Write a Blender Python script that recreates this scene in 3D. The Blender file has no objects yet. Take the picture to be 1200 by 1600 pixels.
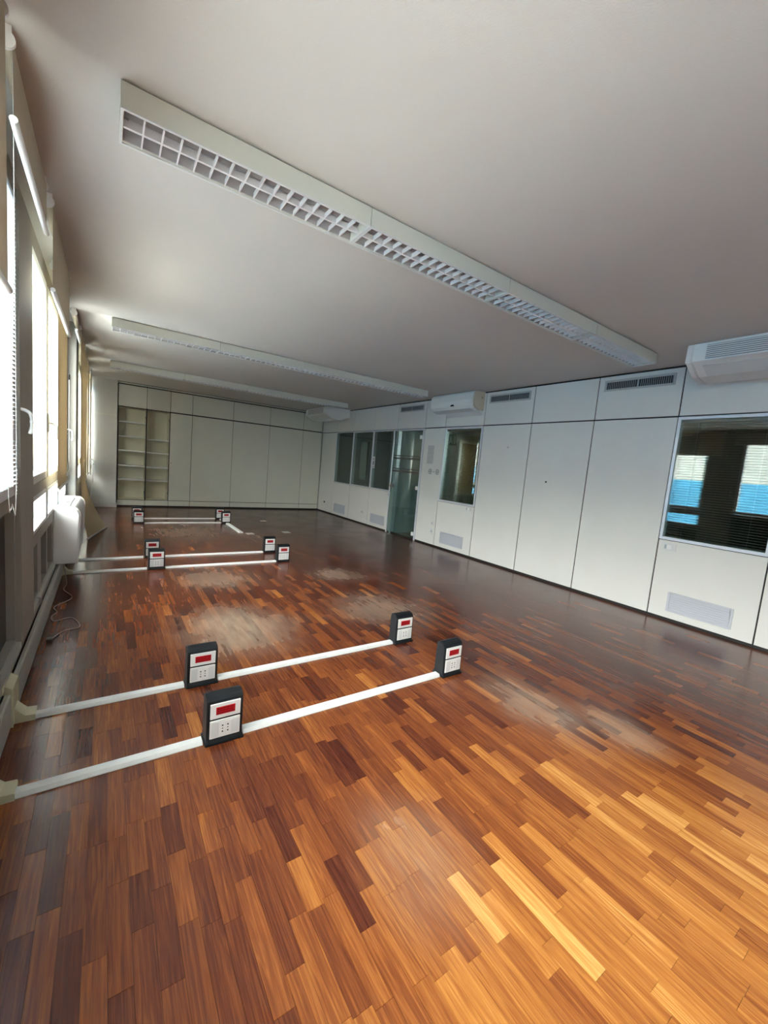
import bpy, bmesh, math, random
from mathutils import Vector, Matrix
random.seed(7)
SC = bpy.context.scene
COL = SC.collection

# ------------------------------------------------------------------ camera
cam_d = bpy.data.cameras.new('camera'); cam = bpy.data.objects.new('camera', cam_d); COL.objects.link(cam)
CP = Vector((-4.98876, -10.62842, 1.36177))
Rm = (Matrix.Rotation(math.radians(-34.49017), 3, 'Z') @ Matrix.Rotation(math.radians(83.80080), 3, 'X')
      @ Matrix.Rotation(math.radians(5.04575), 3, 'Z'))
cam.matrix_world = Matrix.Translation(CP) @ Rm.to_4x4()
cam_d.sensor_fit = 'HORIZONTAL'; cam_d.sensor_width = 36.0
F_PX = 637.54
cam_d.lens = F_PX * 36.0 / 1200.0
cam_d.clip_start = 0.02; cam_d.clip_end = 300
SC.camera = cam

# ------------------------------------------------------------------ world, light, exposure
W = bpy.data.worlds.new('overcast_sky'); SC.world = W; W.use_nodes = True
nt = W.node_tree; nt.nodes.clear()
wo = nt.nodes.new('ShaderNodeOutputWorld'); bg = nt.nodes.new('ShaderNodeBackground')
tc = nt.nodes.new('ShaderNodeTexCoord'); sx = nt.nodes.new('ShaderNodeSeparateXYZ')
cr = nt.nodes.new('ShaderNodeValToRGB')
cr.color_ramp.elements[0].position = 0.0; cr.color_ramp.elements[0].color = (1.0, 0.97, 0.93, 1)
cr.color_ramp.elements[1].position = 1.0; cr.color_ramp.elements[1].color = (1.0, 0.97, 0.93, 1)
nt.links.new(tc.outputs['Generated'], sx.inputs[0]); nt.links.new(sx.outputs['Z'], cr.inputs[0])
nt.links.new(cr.outputs[0], bg.inputs[0]); bg.inputs[1].default_value = 22.0
nt.links.new(bg.outputs[0], wo.inputs[0])

sun_d = bpy.data.lights.new('sun', 'SUN'); sun_d.energy = 14.0; sun_d.angle = math.radians(3); sun_d.color = (1.0, 0.95, 0.88)
sun = bpy.data.objects.new('sun', sun_d); COL.objects.link(sun)
sun.rotation_euler = Vector((0.52, -0.10, 0.85)).to_track_quat('Z', 'Y').to_euler()   # high over the roof, lights only the street side
def portal(y0, y1, z0, z1):
    l = bpy.data.lights.new('window_portal', 'AREA'); l.shape = 'RECTANGLE'
    l.size = z1 - z0; l.size_y = y1 - y0
    o = bpy.data.objects.new('window_portal', l); COL.objects.link(o)
    o.location = (-5.50, (y0 + y1) / 2, (z0 + z1) / 2)
    o.rotation_euler = (0, math.radians(-90), 0)      # emits toward +X
    l.cycles.is_portal = True
for a, b in ((-13.74, -10.98), (-10.52, -7.76), (-7.30, -4.54), (-4.08, -1.32), (-0.86, -0.12)):
    portal(a, b, 0.65, 2.56)

vs = SC.view_settings
SC.display_settings.display_device = 'sRGB'
vs.view_transform = 'Standard'; vs.look = 'None'; vs.gamma = 1.0; vs.use_curve_mapping = False
vs.exposure = 0.52

# ------------------------------------------------------------------ materials
def newmat(name):
    m = bpy.data.materials.new(name); m.use_nodes = True
    return m, m.node_tree, m.node_tree.nodes['Principled BSDF']
def mat(name, col, rough=0.5, metal=0.0, var=0.0, scale=6.0, bump=0.0, bscale=200.0, spec=0.5):
    m, t, b = newmat(name)
    b.inputs['Base Color'].default_value = (*col, 1); b.inputs['Roughness'].default_value = rough
    b.inputs['Metallic'].default_value = metal; b.inputs['Specular IOR Level'].default_value = spec
    g = t.nodes.new('ShaderNodeNewGeometry')
    if var > 0:
        n = t.nodes.new('ShaderNodeTexNoise'); n.inputs['Scale'].default_value = scale; n.inputs['Detail'].default_value = 4
        t.links.new(g.outputs['Position'], n.inputs['Vector'])
        r = t.nodes.new('ShaderNodeValToRGB')
        r.color_ramp.elements[0].position = 0.3; r.color_ramp.elements[1].position = 0.7
        r.color_ramp.elements[0].color = (*[c * (1 - var) for c in col], 1)
        r.color_ramp.elements[1].color = (*[min(1, c * (1 + var)) for c in col], 1)
        t.links.new(n.outputs[0], r.inputs[0]); t.links.new(r.outputs[0], b.inputs['Base Color'])
    if bump > 0:
        n2 = t.nodes.new('ShaderNodeTexNoise'); n2.inputs['Scale'].default_value = bscale
        t.links.new(g.outputs['Position'], n2.inputs['Vector'])
        bp = t.nodes.new('ShaderNodeBump'); bp.inputs['Strength'].default_value = bump; bp.inputs['Distance'].default_value = 0.002
        t.links.new(n2.outputs[0], bp.inputs['Height']); t.links.new(bp.outputs[0], b.inputs['Normal'])
    return m
def glass(name, tint, ior=1.75):
    m = bpy.data.materials.new(name); m.use_nodes = True; t = m.node_tree; t.nodes.clear()
    o = t.nodes.new('ShaderNodeOutputMaterial'); mx = t.nodes.new('ShaderNodeMixShader')
    tr = t.nodes.new('ShaderNodeBsdfTransparent'); gl = t.nodes.new('ShaderNodeBsdfGlossy'); fr = t.nodes.new('ShaderNodeFresnel')
    tr.inputs[0].default_value = (*tint, 1); gl.inputs['Roughness'].default_value = 0.0; gl.inputs[0].default_value = (1, 1, 1, 1)
    # the panes are thin boxes: keep the Fresnel term the same from either side
    g = t.nodes.new('ShaderNodeNewGeometry'); ma = t.nodes.new('ShaderNodeMath'); ma.operation = 'MULTIPLY_ADD'
    t.links.new(g.outputs['Backfacing'], ma.inputs[0]); ma.inputs[1].default_value = (1 / ior - ior); ma.inputs[2].default_value = ior
    t.links.new(ma.outputs[0], fr.inputs[0])
    t.links.new(fr.outputs[0], mx.inputs[0]); t.links.new(tr.outputs[0], mx.inputs[1]); t.links.new(gl.outputs[0], mx.inputs[2])
    t.links.new(mx.outputs[0], o.inputs[0]); return m
def fabric(name, col, trans):
    m = bpy.data.materials.new(name); m.use_nodes = True; t = m.node_tree; t.nodes.clear()
    o = t.nodes.new('ShaderNodeOutputMaterial'); mx = t.nodes.new('ShaderNodeMixShader'); mx.inputs[0].default_value = trans
    d = t.nodes.new('ShaderNodeBsdfDiffuse'); tl = t.nodes.new('ShaderNodeBsdfTranslucent')
    w = t.nodes.new('ShaderNodeTexNoise'); w.inputs['Scale'].default_value = 40; w.inputs['Detail'].default_value = 5
    g = t.nodes.new('ShaderNodeNewGeometry'); t.links.new(g.outputs['Position'], w.inputs[0])
    r = t.nodes.new('ShaderNodeValToRGB'); r.color_ramp.elements[0].color = (*[c * .9 for c in col], 1); r.color_ramp.elements[1].color = (*[min(1, c * 1.08) for c in col], 1)
    t.links.new(w.outputs[0], r.inputs[0]); t.links.new(r.outputs[0], d.inputs[0]); t.links.new(r.outputs[0], tl.inputs[0])
    t.links.new(d.outputs[0], mx.inputs[1]); t.links.new(tl.outputs[0], mx.inputs[2]); t.links.new(mx.outputs[0], o.inputs[0]); return m

M = {}
M['ceiling'] = mat('ceiling_paint', (0.625, 0.62, 0.60), 0.9, var=0.025, scale=0.9, bump=0.25, bscale=160)
M['plaster'] = mat('plaster', (0.60, 0.60, 0.56), 0.8, var=0.03, scale=2)
M['panel'] = mat('panel_laminate', (0.72, 0.73, 0.70), 0.42, var=0.018, scale=2.5)
M['cabinet'] = mat('cabinet_laminate', (0.63, 0.64, 0.56), 0.5, var=0.02, scale=3)
M['cab_in'] = mat('cabinet_inside', (0.74, 0.72, 0.56), 0.6, var=0.02)
M['black'] = mat('joint_black', (0.012, 0.012, 0.012), 0.6)
M['alu'] = mat('white_aluminium', (0.72, 0.76, 0.82), 0.35, metal=0.3)
M['frame'] = mat('window_frame_grey', (0.30, 0.285, 0.25), 0.5, var=0.04, scale=5)
M['sash'] = mat('sash_white', (0.72, 0.74, 0.74), 0.4)
M['jamb'] = mat('wall_grey_beige', (0.36, 0.35, 0.31), 0.7, var=0.04, scale=2)
M['dark_panel'] = mat('dark_panel', (0.02, 0.018, 0.015), 0.3)
M['trunk'] = mat('trunking_grey', (0.42, 0.42, 0.38), 0.45, var=0.06, scale=5)
M['race'] = mat('raceway_white', (0.78, 0.81, 0.80), 0.4, var=0.05, scale=9)
M['cream'] = mat('aged_cream_plastic', (0.62, 0.60, 0.42), 0.45, var=0.04, scale=12)
M['white'] = mat('white_plastic', (0.80, 0.81, 0.80), 0.35)
M['white2'] = mat('off_white_plastic', (0.68, 0.70, 0.70), 0.4)
M['yellowed'] = mat('yellowed_plastic', (0.62, 0.56, 0.44), 0.4)
M['fixture'] = mat('fixture_enamel', (0.66, 0.68, 0.62), 0.4)
M['louvre'] = mat('louvre_aluminium', (0.86, 0.86, 0.87), 0.35, metal=0.1)
M['reflector'] = mat('reflector_aluminium', (0.46, 0.45, 0.46), 0.4, metal=0.3)
M['tube'] = mat('tube_glass_white', (0.85, 0.85, 0.87), 0.25)
M['charcoal'] = mat('charcoal_plastic', (0.009, 0.012, 0.015), 0.42, bump=0.15, bscale=600, spec=0.35)
M['red'] = mat('red_label', (0.50, 0.008, 0.015), 0.3)
M['darkred'] = mat('dark_red_print', (0.14, 0.004, 0.008), 0.3)
M['hole'] = mat('hole_dark', (0.02, 0.02, 0.02), 0.6)
M['greyhole'] = mat('socket_grey', (0.38, 0.42, 0.46), 0.6)  # plain grey for sockets, vent fins, grille backings and blank switch modules
M['vent'] = mat('vent_frame', (0.48, 0.50, 0.50), 0.4, metal=0.2)
M['grille'] = mat('grille_aluminium', (0.55, 0.58, 0.64), 0.4, metal=0.25)
M['slat'] = mat('venetian_slat', (0.10, 0.10, 0.095), 0.45)
M['slat_w'] = mat('venetian_slat_pale', (0.55, 0.58, 0.62), 0.4)
M['glass'] = glass('window_glass', (0.95, 0.98, 0.98), 1.5)
M['glass_in'] = glass('partition_glass', (0.86, 0.93, 0.90), 1.68)
M['glass_dk'] = glass('partition_glass_green', (0.72, 0.82, 0.80), 1.6)
M['glass_haze'] = fabric('frosted_pane', (0.07, 0.08, 0.075), 0.6)
M['blind'] = fabric('blind_beige', (0.56, 0.50, 0.40), 0.16)
M['blind_y'] = fabric('blind_yellow_beige', (0.68, 0.58, 0.40), 0.20)
M['chrome'] = mat('brushed_steel', (0.65, 0.66, 0.68), 0.25, metal=0.9)
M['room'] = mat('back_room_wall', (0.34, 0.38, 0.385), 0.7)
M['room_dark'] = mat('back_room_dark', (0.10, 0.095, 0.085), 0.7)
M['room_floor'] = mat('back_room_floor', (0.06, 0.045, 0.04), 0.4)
M['brown'] = mat('brown_door', (0.13, 0.09, 0.06), 0.5)
M['green'] = mat('exit_green', (0.01, 0.16, 0.09), 0.4)
M['paper'] = mat('paper', (0.72, 0.73, 0.72), 0.6)
M['print'] = mat('grey_print', (0.22, 0.23, 0.24), 0.6)
M['tarp'] = mat('blue_tarp', (0.02, 0.135, 0.25), 0.6, var=0.25, scale=1.2)
M['facade'] = mat('facade_white', (0.22, 0.22, 0.215), 0.8, var=0.08, scale=1)
M['facade_win'] = mat('facade_window', (0.16, 0.18, 0.2), 0.3)
M['ground'] = mat('street_pale_concrete', (0.66, 0.64, 0.60), 0.9)
M['cord'] = mat('grey_cord', (0.28, 0.26, 0.25), 0.5)
M['plate'] = mat('floor_plate_metal', (0.55, 0.53, 0.48), 0.35, metal=0.3)
M['subfloor'] = mat('subfloor', (0.03, 0.015, 0.01), 0.8)

def wood():
    m, t, b = newmat('parquet_wood'); N = t.nodes.new; L = t.links.new
    at = N('ShaderNodeAttribute'); at.attribute_name = 'tone'
    g = N('ShaderNodeNewGeometry')
    # grain coordinates: shifted per plank, stretched along Y
    sh = N('ShaderNodeMath'); sh.operation = 'MULTIPLY'; sh.inputs[1].default_value = 137.0; L(at.outputs['Fac'], sh.inputs[0])
    cx = N('ShaderNodeCombineXYZ'); L(sh.outputs[0], cx.inputs[0]); L(sh.outputs[0], cx.inputs[1]); L(sh.outputs[0], cx.inputs[2])
    va = N('ShaderNodeVectorMath'); va.operation = 'ADD'; L(g.outputs['Position'], va.inputs[0]); L(cx.outputs[0], va.inputs[1])
    mp = N('ShaderNodeMapping'); mp.inputs['Scale'].default_value = (78, 3.0, 1); L(va.outputs[0], mp.inputs[0])
    n1 = N('ShaderNodeTexNoise'); n1.inputs['Scale'].default_value = 1.0; n1.inputs['Detail'].default_value = 5; n1.inputs['Distortion'].default_value = 1.6; L(mp.outputs[0], n1.inputs[0])
    mp2 = N('ShaderNodeMapping'); mp2.inputs['Scale'].default_value = (420, 14, 1); L(va.outputs[0], mp2.inputs[0])
    n2 = N('ShaderNodeTexNoise'); n2.inputs['Scale'].default_value = 1.0; n2.inputs['Detail'].default_value = 3; L(mp2.outputs[0], n2.inputs[0])
    def mth(op, a, bb, c=None):
        x = N('ShaderNodeMath'); x.operation = op
        for i, q in enumerate((a, bb, c)):
            if q is None: continue
            if isinstance(q, (int, float)): x.inputs[i].default_value = q
            else: L(q, x.inputs[i])
        return x.outputs[0]
    grain = mth('ADD', mth('MULTIPLY', mth('SUBTRACT', n1.outputs[0], 0.5), 0.85), mth('MULTIPLY', mth('SUBTRACT', n2.outputs[0], 0.5), 0.30))
    v = mth('ADD', at.outputs['Fac'], mth('MULTIPLY', grain, 0.80))
    r = N('ShaderNodeValToRGB'); e = r.color_ramp.elements
    e[0].position = 0.0; e[0].color = (0.050, 0.011, 0.008, 1)
    e[1].position = 1.0; e[1].color = (0.76, 0.41, 0.125, 1)
    for p, c in ((0.25, (0.115, 0.029, 0.013)), (0.5, (0.250, 0.074, 0.020)), (0.75, (0.47, 0.185, 0.040))):
        x = e.new(p); x.color = (*c, 1)
    L(v, r.inputs[0])
    # worn, greyed ovals where chairs rolled: centre x, y, radius x, radius y, amount
    nz = N('ShaderNodeTexNoise'); nz.inputs['Scale'].default_value = 3.0; nz.inputs['Detail'].default_value = 2; L(g.outputs['Position'], nz.inputs[0])
    nzs = N('ShaderNodeMapping'); nzs.inputs['Scale'].default_value = (30, 5, 1); L(g.outputs['Position'], nzs.inputs[0])
    nf = N('ShaderNodeTexNoise'); nf.inputs['Scale'].default_value = 1; nf.inputs['Detail'].default_value = 6; L(nzs.outputs[0], nf.inputs[0])
    tot = None
    for (x0, y0, rx, ry, am) in WEAR:
        mpp = N('ShaderNodeMapping'); mpp.vector_type = 'POINT'
        mpp.inputs['Scale'].default_value = (1 / rx, 1 / ry, 0); mpp.inputs['Location'].default_value = (-x0 / rx, -y0 / ry, 0)
        L(g.outputs['Position'], mpp.inputs[0])
        ln = N('ShaderNodeVectorMath'); ln.operation = 'LENGTH'; L(mpp.outputs[0], ln.inputs[0])
        d = mth('ADD', ln.outputs['Value'], mth('MULTIPLY', mth('SUBTRACT', nz.outputs[0], 0.5), 0.6))
        mr = N('ShaderNodeMapRange'); mr.interpolation_type = 'SMOOTHSTEP'; L(d, mr.inputs[0])
        mr.inputs[1].default_value = 0.15; mr.inputs[2].default_value = 1.45; mr.inputs[3].default_value = am; mr.inputs[4].default_value = 0
        tot = mr.outputs[0] if tot is None else mth('MAXIMUM', tot, mr.outputs[0])
    streak = N('ShaderNodeMapRange'); L(nf.outputs[0], streak.inputs[0])
    streak.inputs[1].default_value = 0.35; streak.inputs[2].default_value = 0.62; streak.inputs[3].default_value = 0.45; streak.inputs[4].default_value = 1.0
    wear = mth('MULTIPLY', mth('POWER', tot, 1.7), mth('ADD', mth('MULTIPLY', streak.outputs[0], 0.75), mth('MULTIPLY', at.outputs['Fac'], 0.45)))
    wc = N('ShaderNodeMix'); wc.data_type = 'RGBA'; wc.blend_type = 'MIX'
    L(wear, wc.inputs[0]); L(r.outputs[0], wc.inputs[6])
    # worn colour keeps a little of the plank tone
    wt = N('ShaderNodeMix'); wt.data_type = 'RGBA'; wt.inputs[0].default_value = 0.72
    L(r.outputs[0], wt.inputs[6]); wt.inputs[7].default_value = (0.50, 0.41, 0.31, 1)
    L(wt.outputs[2], wc.inputs[7]); L(wc.outputs[2], b.inputs['Base Color'])
    nr = N('ShaderNodeTexNoise'); nr.inputs['Scale'].default_value = 2.3; nr.inputs['Detail'].default_value = 2; L(g.outputs['Position'], nr.inputs[0])
    rr = N('ShaderNodeMapRange'); L(nr.outputs[0], rr.inputs[0]); rr.inputs[1].default_value = 0.3; rr.inputs[2].default_value = 0.7; rr.inputs[3].default_value = 0.18; rr.inputs[4].default_value = 0.25
    L(mth('ADD', rr.outputs[0], mth('MULTIPLY', wear, 0.22)), b.inputs['Roughness'])
    b.inputs['Specular IOR Level'].default_value = 0.5
    bp = N('ShaderNodeBump'); bp.inputs['Strength'].default_value = 0.10; bp.inputs['Distance'].default_value = 0.001
    L(grain, bp.inputs['Height']); L(bp.outputs[0], b.inputs['Normal'])
    return m
WEAR = [(-4.12, -7.45, .50, .58, 1.0), (-2.75, -7.48, .52, .55, .8), (-2.80, -9.25, .26, .42, .8), (-2.55, -9.62, .2, .3, .7),
        (-2.62, -6.28, .36, .38, .8), (-3.98, -6.05, .45, .5, .75), (-3.85, -3.2, .95, .9, .7), (-2.75, -3.75, .5, .5, .45), (-4.05, -9.66, .24, .34, .5)]
M['wood'] = wood()

# ------------------------------------------------------------------ mesh helpers
class MB:
    def __init__(s): s.v = []; s.f = []; s.m = []; s.sm = []
    def add(s, vs_, fs, mi=0, smooth=False):
        o = len(s.v); s.v += [tuple(p) for p in vs_]
        for f in fs: s.f.append(tuple(i + o for i in f)); s.m.append(mi); s.sm.append(smooth)
        return s
    def box(s, x0, x1, y0, y1, z0, z1, mi=0):
        x0, x1 = min(x0, x1), max(x0, x1); y0, y1 = min(y0, y1), max(y0, y1); z0, z1 = min(z0, z1), max(z0, z1)
        return s.add([(x0, y0, z0), (x1, y0, z0), (x1, y1, z0), (x0, y1, z0), (x0, y0, z1), (x1, y0, z1), (x1, y1, z1), (x0, y1, z1)],
                     [(0, 3, 2, 1), (4, 5, 6, 7), (0, 1, 5, 4), (1, 2, 6, 5), (2, 3, 7, 6), (3, 0, 4, 7)], mi)
    def prism(s, prof, axis, a, b, mi=0, smooth=False):
        """prof: list of 2D points in the two other axes, in order (x,y),(x,z) or (y,z)"""
        n = len(prof)
        def P(p, t): return {'x': (t, p[0], p[1]), 'y': (p[0], t, p[1]), 'z': (p[0], p[1], t)}[axis]
        vs_ = [P(p, a) for p in prof] + [P(p, b) for p in prof]
        s.add(vs_, [(i, (i + 1) % n, n + (i + 1) % n, n + i) for i in range(n)], mi, smooth)
        s.add(vs_, [tuple(range(n)), tuple(range(2 * n - 1, n - 1, -1))], mi)
        return s
    def cyl(s, c, r, axis, a, b, n=16, mi=0, smooth=True):
        pr = [(c[0] + r * math.cos(2 * math.pi * i / n), c[1] + r * math.sin(2 * math.pi * i / n)) for i in range(n)]
        return s.prism(pr, axis, a, b, mi, smooth)
    def tube(s, pts, r, n=8, mi=0):
        pts = [Vector(p) for p in pts]; rings = []
        for i, p in enumerate(pts):
            d = (pts[min(i + 1, len(pts) - 1)] - pts[max(i - 1, 0)]).normalized()
            u = d.cross(Vector((0, 0, 1)));
            if u.length < 1e-3: u = d.cross(Vector((0, 1, 0)))
            u.normalize(); w = d.cross(u).normalized()
            rings.append([p + r * (math.cos(2 * math.pi * k / n) * u + math.sin(2 * math.pi * k / n) * w) for k in range(n)])
        vs_ = [q for R_ in rings for q in R_]
        fs = [(i * n + k, i * n + (k + 1) % n, (i + 1) * n + (k + 1) % n, (i + 1) * n + k) for i in range(len(pts) - 1) for k in range(n)]
        s.add(vs_, fs, mi, True)
        s.add(rings[0], [tuple(range(n))], mi); s.add(rings[-1], [tuple(range(n))], mi)
        return s
    def build(s, name, mats, parent=None, bevel=0.0, seg=2):
        if not isinstance(mats, (list, tuple)): mats = [mats]
        o3 = Vector((0, 0, 0))
        q = parent
        while q is not None: o3 = o3 + q.location; q = q.parent
        me = bpy.data.meshes.new(name)
        me.from_pydata([tuple(Vector(p) - o3) for p in s.v], [], s.f)
        for m_ in mats: me.materials.append(m_ if not isinstance(m_, str) else M[m_])
        me.polygons.foreach_set('material_index', s.m); me.polygons.foreach_set('use_smooth', s.sm)
        bm = bmesh.new(); bm.from_mesh(me)
        bmesh.ops.recalc_face_normals(bm, faces=bm.faces)
        if bevel > 0:
            bmesh.ops.remove_doubles(bm, verts=bm.verts, dist=1e-6)
            ed = [e for e in bm.edges if len(e.link_faces) == 2 and e.calc_face_angle(0) > 0.6]
            bmesh.ops.bevel(bm, geom=ed, offset=bevel, segments=seg, affect='EDGES', clamp_overlap=True)
        bm.to_mesh(me); bm.free()
        o = bpy.data.objects.new(name, me); COL.objects.link(o)
        if parent is not None: o.parent = parent
        return o
def box(*a, mi=0): return MB().box(*a, mi=mi)
def tag(o, label=None, cat=None, group=None, kind=None):
    if label: o['label'] = label
    if cat: o['category'] = cat
    if group: o['group'] = group
    if kind: o['kind'] = kind
    return o
def thing(name, loc, label, cat, group=None):
    o = bpy.data.objects.new(name, None); COL.objects.link(o); o.location = loc; o.empty_display_size = 0.1
    return tag(o, label, cat, group)
def struct(name, mb, mats, parent=None, bevel=0.0):
    o = mb.build(name, mats, parent, bevel); o['kind'] = 'structure'; return o
def sroot(name, loc, label=None):
    o = bpy.data.objects.new(name, None); COL.objects.link(o); o.location = loc; o['kind'] = 'structure'
    if label: o['label'] = label
    return o
def copy_tree(o, parent=None):
    c = o.copy(); COL.objects.link(c); c.parent = parent
    for ch in [x for x in KIDS(o)]: copy_tree(ch, c)
    return c
def KIDS(o): return list(o.children)
def copy_obj(o, parent, loc):
    c = o.copy(); COL.objects.link(c); c.parent = parent; c.location = loc; return c

H = 2.70; RM = 2.167                       # ceiling, rail between the two rows of panels
YB, YF = -14.2, 0.5                        # room ends
XW = -5.40                                 # inner face of the window wall

# ------------------------------------------------------------------ floor: parquet planks
fl = struct('floor', box(-5.6, 0.1, YB - .1, 0.6, -0.12, -0.008), 'subfloor')
def cam_uv(p):
    q = Rm.transposed() @ (Vector(p) - CP)
    if q.z > -0.05: return None
    return 600 + F_PX * q.x / -q.z, 800 - F_PX * q.y / -q.z
planks = []
PW = 0.0560
nx = int(5.42 / PW) + 1
rp = random.Random(11)
for i in range(nx):
    x0 = -5.42 + i * PW; x1 = min(x0 + PW, 0.0)
    if x1 - x0 < .01: continue
    y = YB - rp.random() * 0.3
    while y < 0.02:
        ln = rp.choice((.18, .22, .25, .28, .28, .31, .38))
        y1 = min(y + ln, 0.03)
        planks.append((x0, x1, y, y1)); y = y1
def plank_tone(x, y):
    # natural spread of the strips; window light at the near end is painted into the tone
    t = rp.gauss(0.35, 0.09)
    if rp.random() < .09: t -= .16
    if rp.random() < .07: t += .14
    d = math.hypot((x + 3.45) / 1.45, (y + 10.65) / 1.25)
    lit = max(0.0, min(1.0, (1.25 - d) / .65))
    t += 0.33 * lit
    t -= 0.14 * max(0, min(1, (y + 8.3) / 2.5)) + 0.15 * max(0, min(1, (x + 3.2) / 1.5)) * (1 - lit)  # painted shade: darker tone toward the far end and the partition
    if x < -5.05: t -= .08
    return max(0.06, min(0.95, t))
sc = []
for p in planks:
    cxm, cym = (p[0] + p[1]) / 2, (p[2] + p[3]) / 2
    uv = cam_uv((cxm, cym, 0))
    s_ = 0
    if uv and -40 < uv[0] < 1240 and -40 < uv[1] < 1640:
        d = (Vector((cxm, cym, 0)) - CP).length
        s_ = (p[1] - p[0]) * (p[3] - p[2]) * CP.z / d ** 3
    sc.append(s_)
order = sorted(range(len(planks)), key=lambda k: -sc[k]); big = set(order[:300])
G = 0.0004
def plank_geo(p, mb):
    dz = rp.uniform(-.00012, .00012)
    mb.box(p[0] + G, p[1] - G, p[2] + G, p[3] - G, -0.008, dz)
field = MB(); ft = []
for k, p in enumerate(planks):
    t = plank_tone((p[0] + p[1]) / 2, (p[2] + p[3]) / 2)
    if k in big:
        mb = MB(); plank_geo(p, mb); o = mb.build('plank', 'wood', fl)
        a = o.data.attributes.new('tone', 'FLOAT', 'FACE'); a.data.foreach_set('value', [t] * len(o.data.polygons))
    else:
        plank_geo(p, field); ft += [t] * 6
o = field.build('plank_field', 'wood', fl); o['kind'] = 'stuff'
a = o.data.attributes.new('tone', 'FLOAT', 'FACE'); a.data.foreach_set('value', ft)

# ------------------------------------------------------------------ ceiling, end walls
struct('ceiling', box(-5.6, 0.14, YB - .1, 0.6, H, H + .15), 'ceiling')
struct('wall_back', box(-5.6, 0.14, YB - .1, YB, 0, H), 'plaster')

# ------------------------------------------------------------------ window wall (left)
struct('wall_left', MB().box(-5.6, XW, YB, YF, 2.56, H).box(-5.6, XW, YB, YF, 0, 0.20), 'jamb')
GROUPS = [(-13.74, -10.98), (-10.52, -7.76), (-7.30, -4.54), (-4.08, -1.32), (-0.86, 0.06)]
struct('gap_shade', box(XW, -5.390, -10.515, -4.55, 0, .188), 'dark_panel')  # dark strip standing in for the shade in the gap behind the trunking
struct('trim_1', box(-5.6, -5.365, -7.76, -7.30, 0.20, 2.56), 'frame', bevel=.004)
struct('trim_2', box(-5.6, -5.292, -4.54, -4.08, 0.0, H), 'jamb', bevel=.004)
struct('trim_3', box(-5.6, -5.365, -1.32, -0.86, 0.20, 2.56), 'frame', bevel=.004)
struct('trim_4', box(-5.6, -5.292, -10.98, -10.52, 0.0, H), 'jamb')
struct('trim_5', box(-5.6, -5.365, YB, -13.74, 0.20, 2.56), 'jamb')
wn = 0
SASH = []
for gi, (a, b) in enumerate(GROUPS):
    n = 3 if b - a > 2 else 1
    w = (b - a) / n
    for k in range(n):
        y0, y1 = a + k * w, a + (k + 1) * w
        wn += 1
        r = sroot('window_%d' % wn, (XW, (y0 + y1) / 2, 0.2))
        low = gi not in (0, 1)
        zb = 1.00
        # fixed outer frame
        fr = MB().box(XW - .07, -5.388, y0, y0 + .035, .20, 2.56).box(XW - .07, -5.388, y1 - .035, y1, .20, 2.56)
        fr.box(XW - .07, -5.388, y0 + .035, y1 - .035, 2.53, 2.56).box(XW - .07, -5.388, y0 + .035, y1 - .035, .20, .26)
        fr.box(XW - .07, -5.388, y0 + .035, y1 - .035, .965 if low else .98, 1.045)
        fr.box(XW - .07, -5.388, y0 + .035, y1 - .035, .62, .70) if low else None
        fr.build('outer_frame', 'frame', r)
        # opening sash
        s0, s1 = y0 + .038, y1 - .038
        sa = MB().box(XW - .05, -5.382, s0, s0 + .055, 1.05, 2.525).box(XW - .05, -5.382, s1 - .055, s1, 1.05, 2.525)
        sa.box(XW - .05, -5.382, s0 + .055, s1 - .055, 1.05, 1.105).box(XW - .05, -5.382, s0 + .055, s1 - .055, 2.47, 2.525)
        sa.build('sash_frame', 'sash', r, bevel=.003)
        box(XW - .022, XW - .018, s0 + .055, s1 - .055, 1.105, 2.47).build('pane', 'glass', r)
        if low:
            lf = MB().box(XW - .05, -5.386, s0, s0 + .03, .705, .96).box(XW - .05, -5.386, s1 - .03, s1, .705, .96)
            lf.box(XW - .05, -5.386, s0 + .03, s1 - .03, .705, .735).box(XW - .05, -5.386, s0 + .03, s1 - .03, .93, .96)
            lf.build('lower_sash_frame', 'sash', r, bevel=.003)
            box(XW - .022, XW - .018, s0 + .03, s1 - .03, .735, .93).build('lower_pane', 'glass', r)
            m_ = (s0 + s1) / 2
            box(XW - .07, -5.388, m_ - .09, m_ + .09, .26, .62).build('mullion', 'frame', r)
            for q0, q1 in ((y0 + .035, m_ - .09), (m_ + .09, y1 - .035)):
                box(XW - .07, XW - .03, q0, q1, .26, .62).build('dark_panel', 'dark_panel', r)
        else:
            box(XW - .07, XW - .025, y0 + .035, y1 - .035, .26, .98).build('dark_panel', 'dark_panel', r)
        SASH.append((r, y0, y1, gi, k))
def handle(parent, y, z):
    """espagnolette window handle: back plate and a curved lever hanging down"""
    h = MB().box(-5.386, -5.372, y - .014, y + .014, z - .075, z + .075).build('handle', 'white2', parent, bevel=.005)
    h['label'] = 'white window handle'
    pts = []
    for i in range(9):
        t = i / 8 * math.pi / 2
        pts.append((-5.374 + .05 * math.sin(t), y, z + .0 + .03 * math.cos(t) - .03))
    pts = [(-5.374, y, z)] + pts[1:] + [(-5.322, y, z - .06), (-5.324, y, z - .10), (-5.328, y, z - .125)]
    MB().tube(pts, .009, 10).build('lever', 'sash', h)
for r, y0, y1, gi, k in SASH:
    handle(r, {(1, 2): -7.735, (2, 0): -6.35, (2, 2): -4.60, (2, 1): -5.44}.get((gi, k), y1 - .03), 1.50 if gi != 2 else 1.48)

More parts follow.
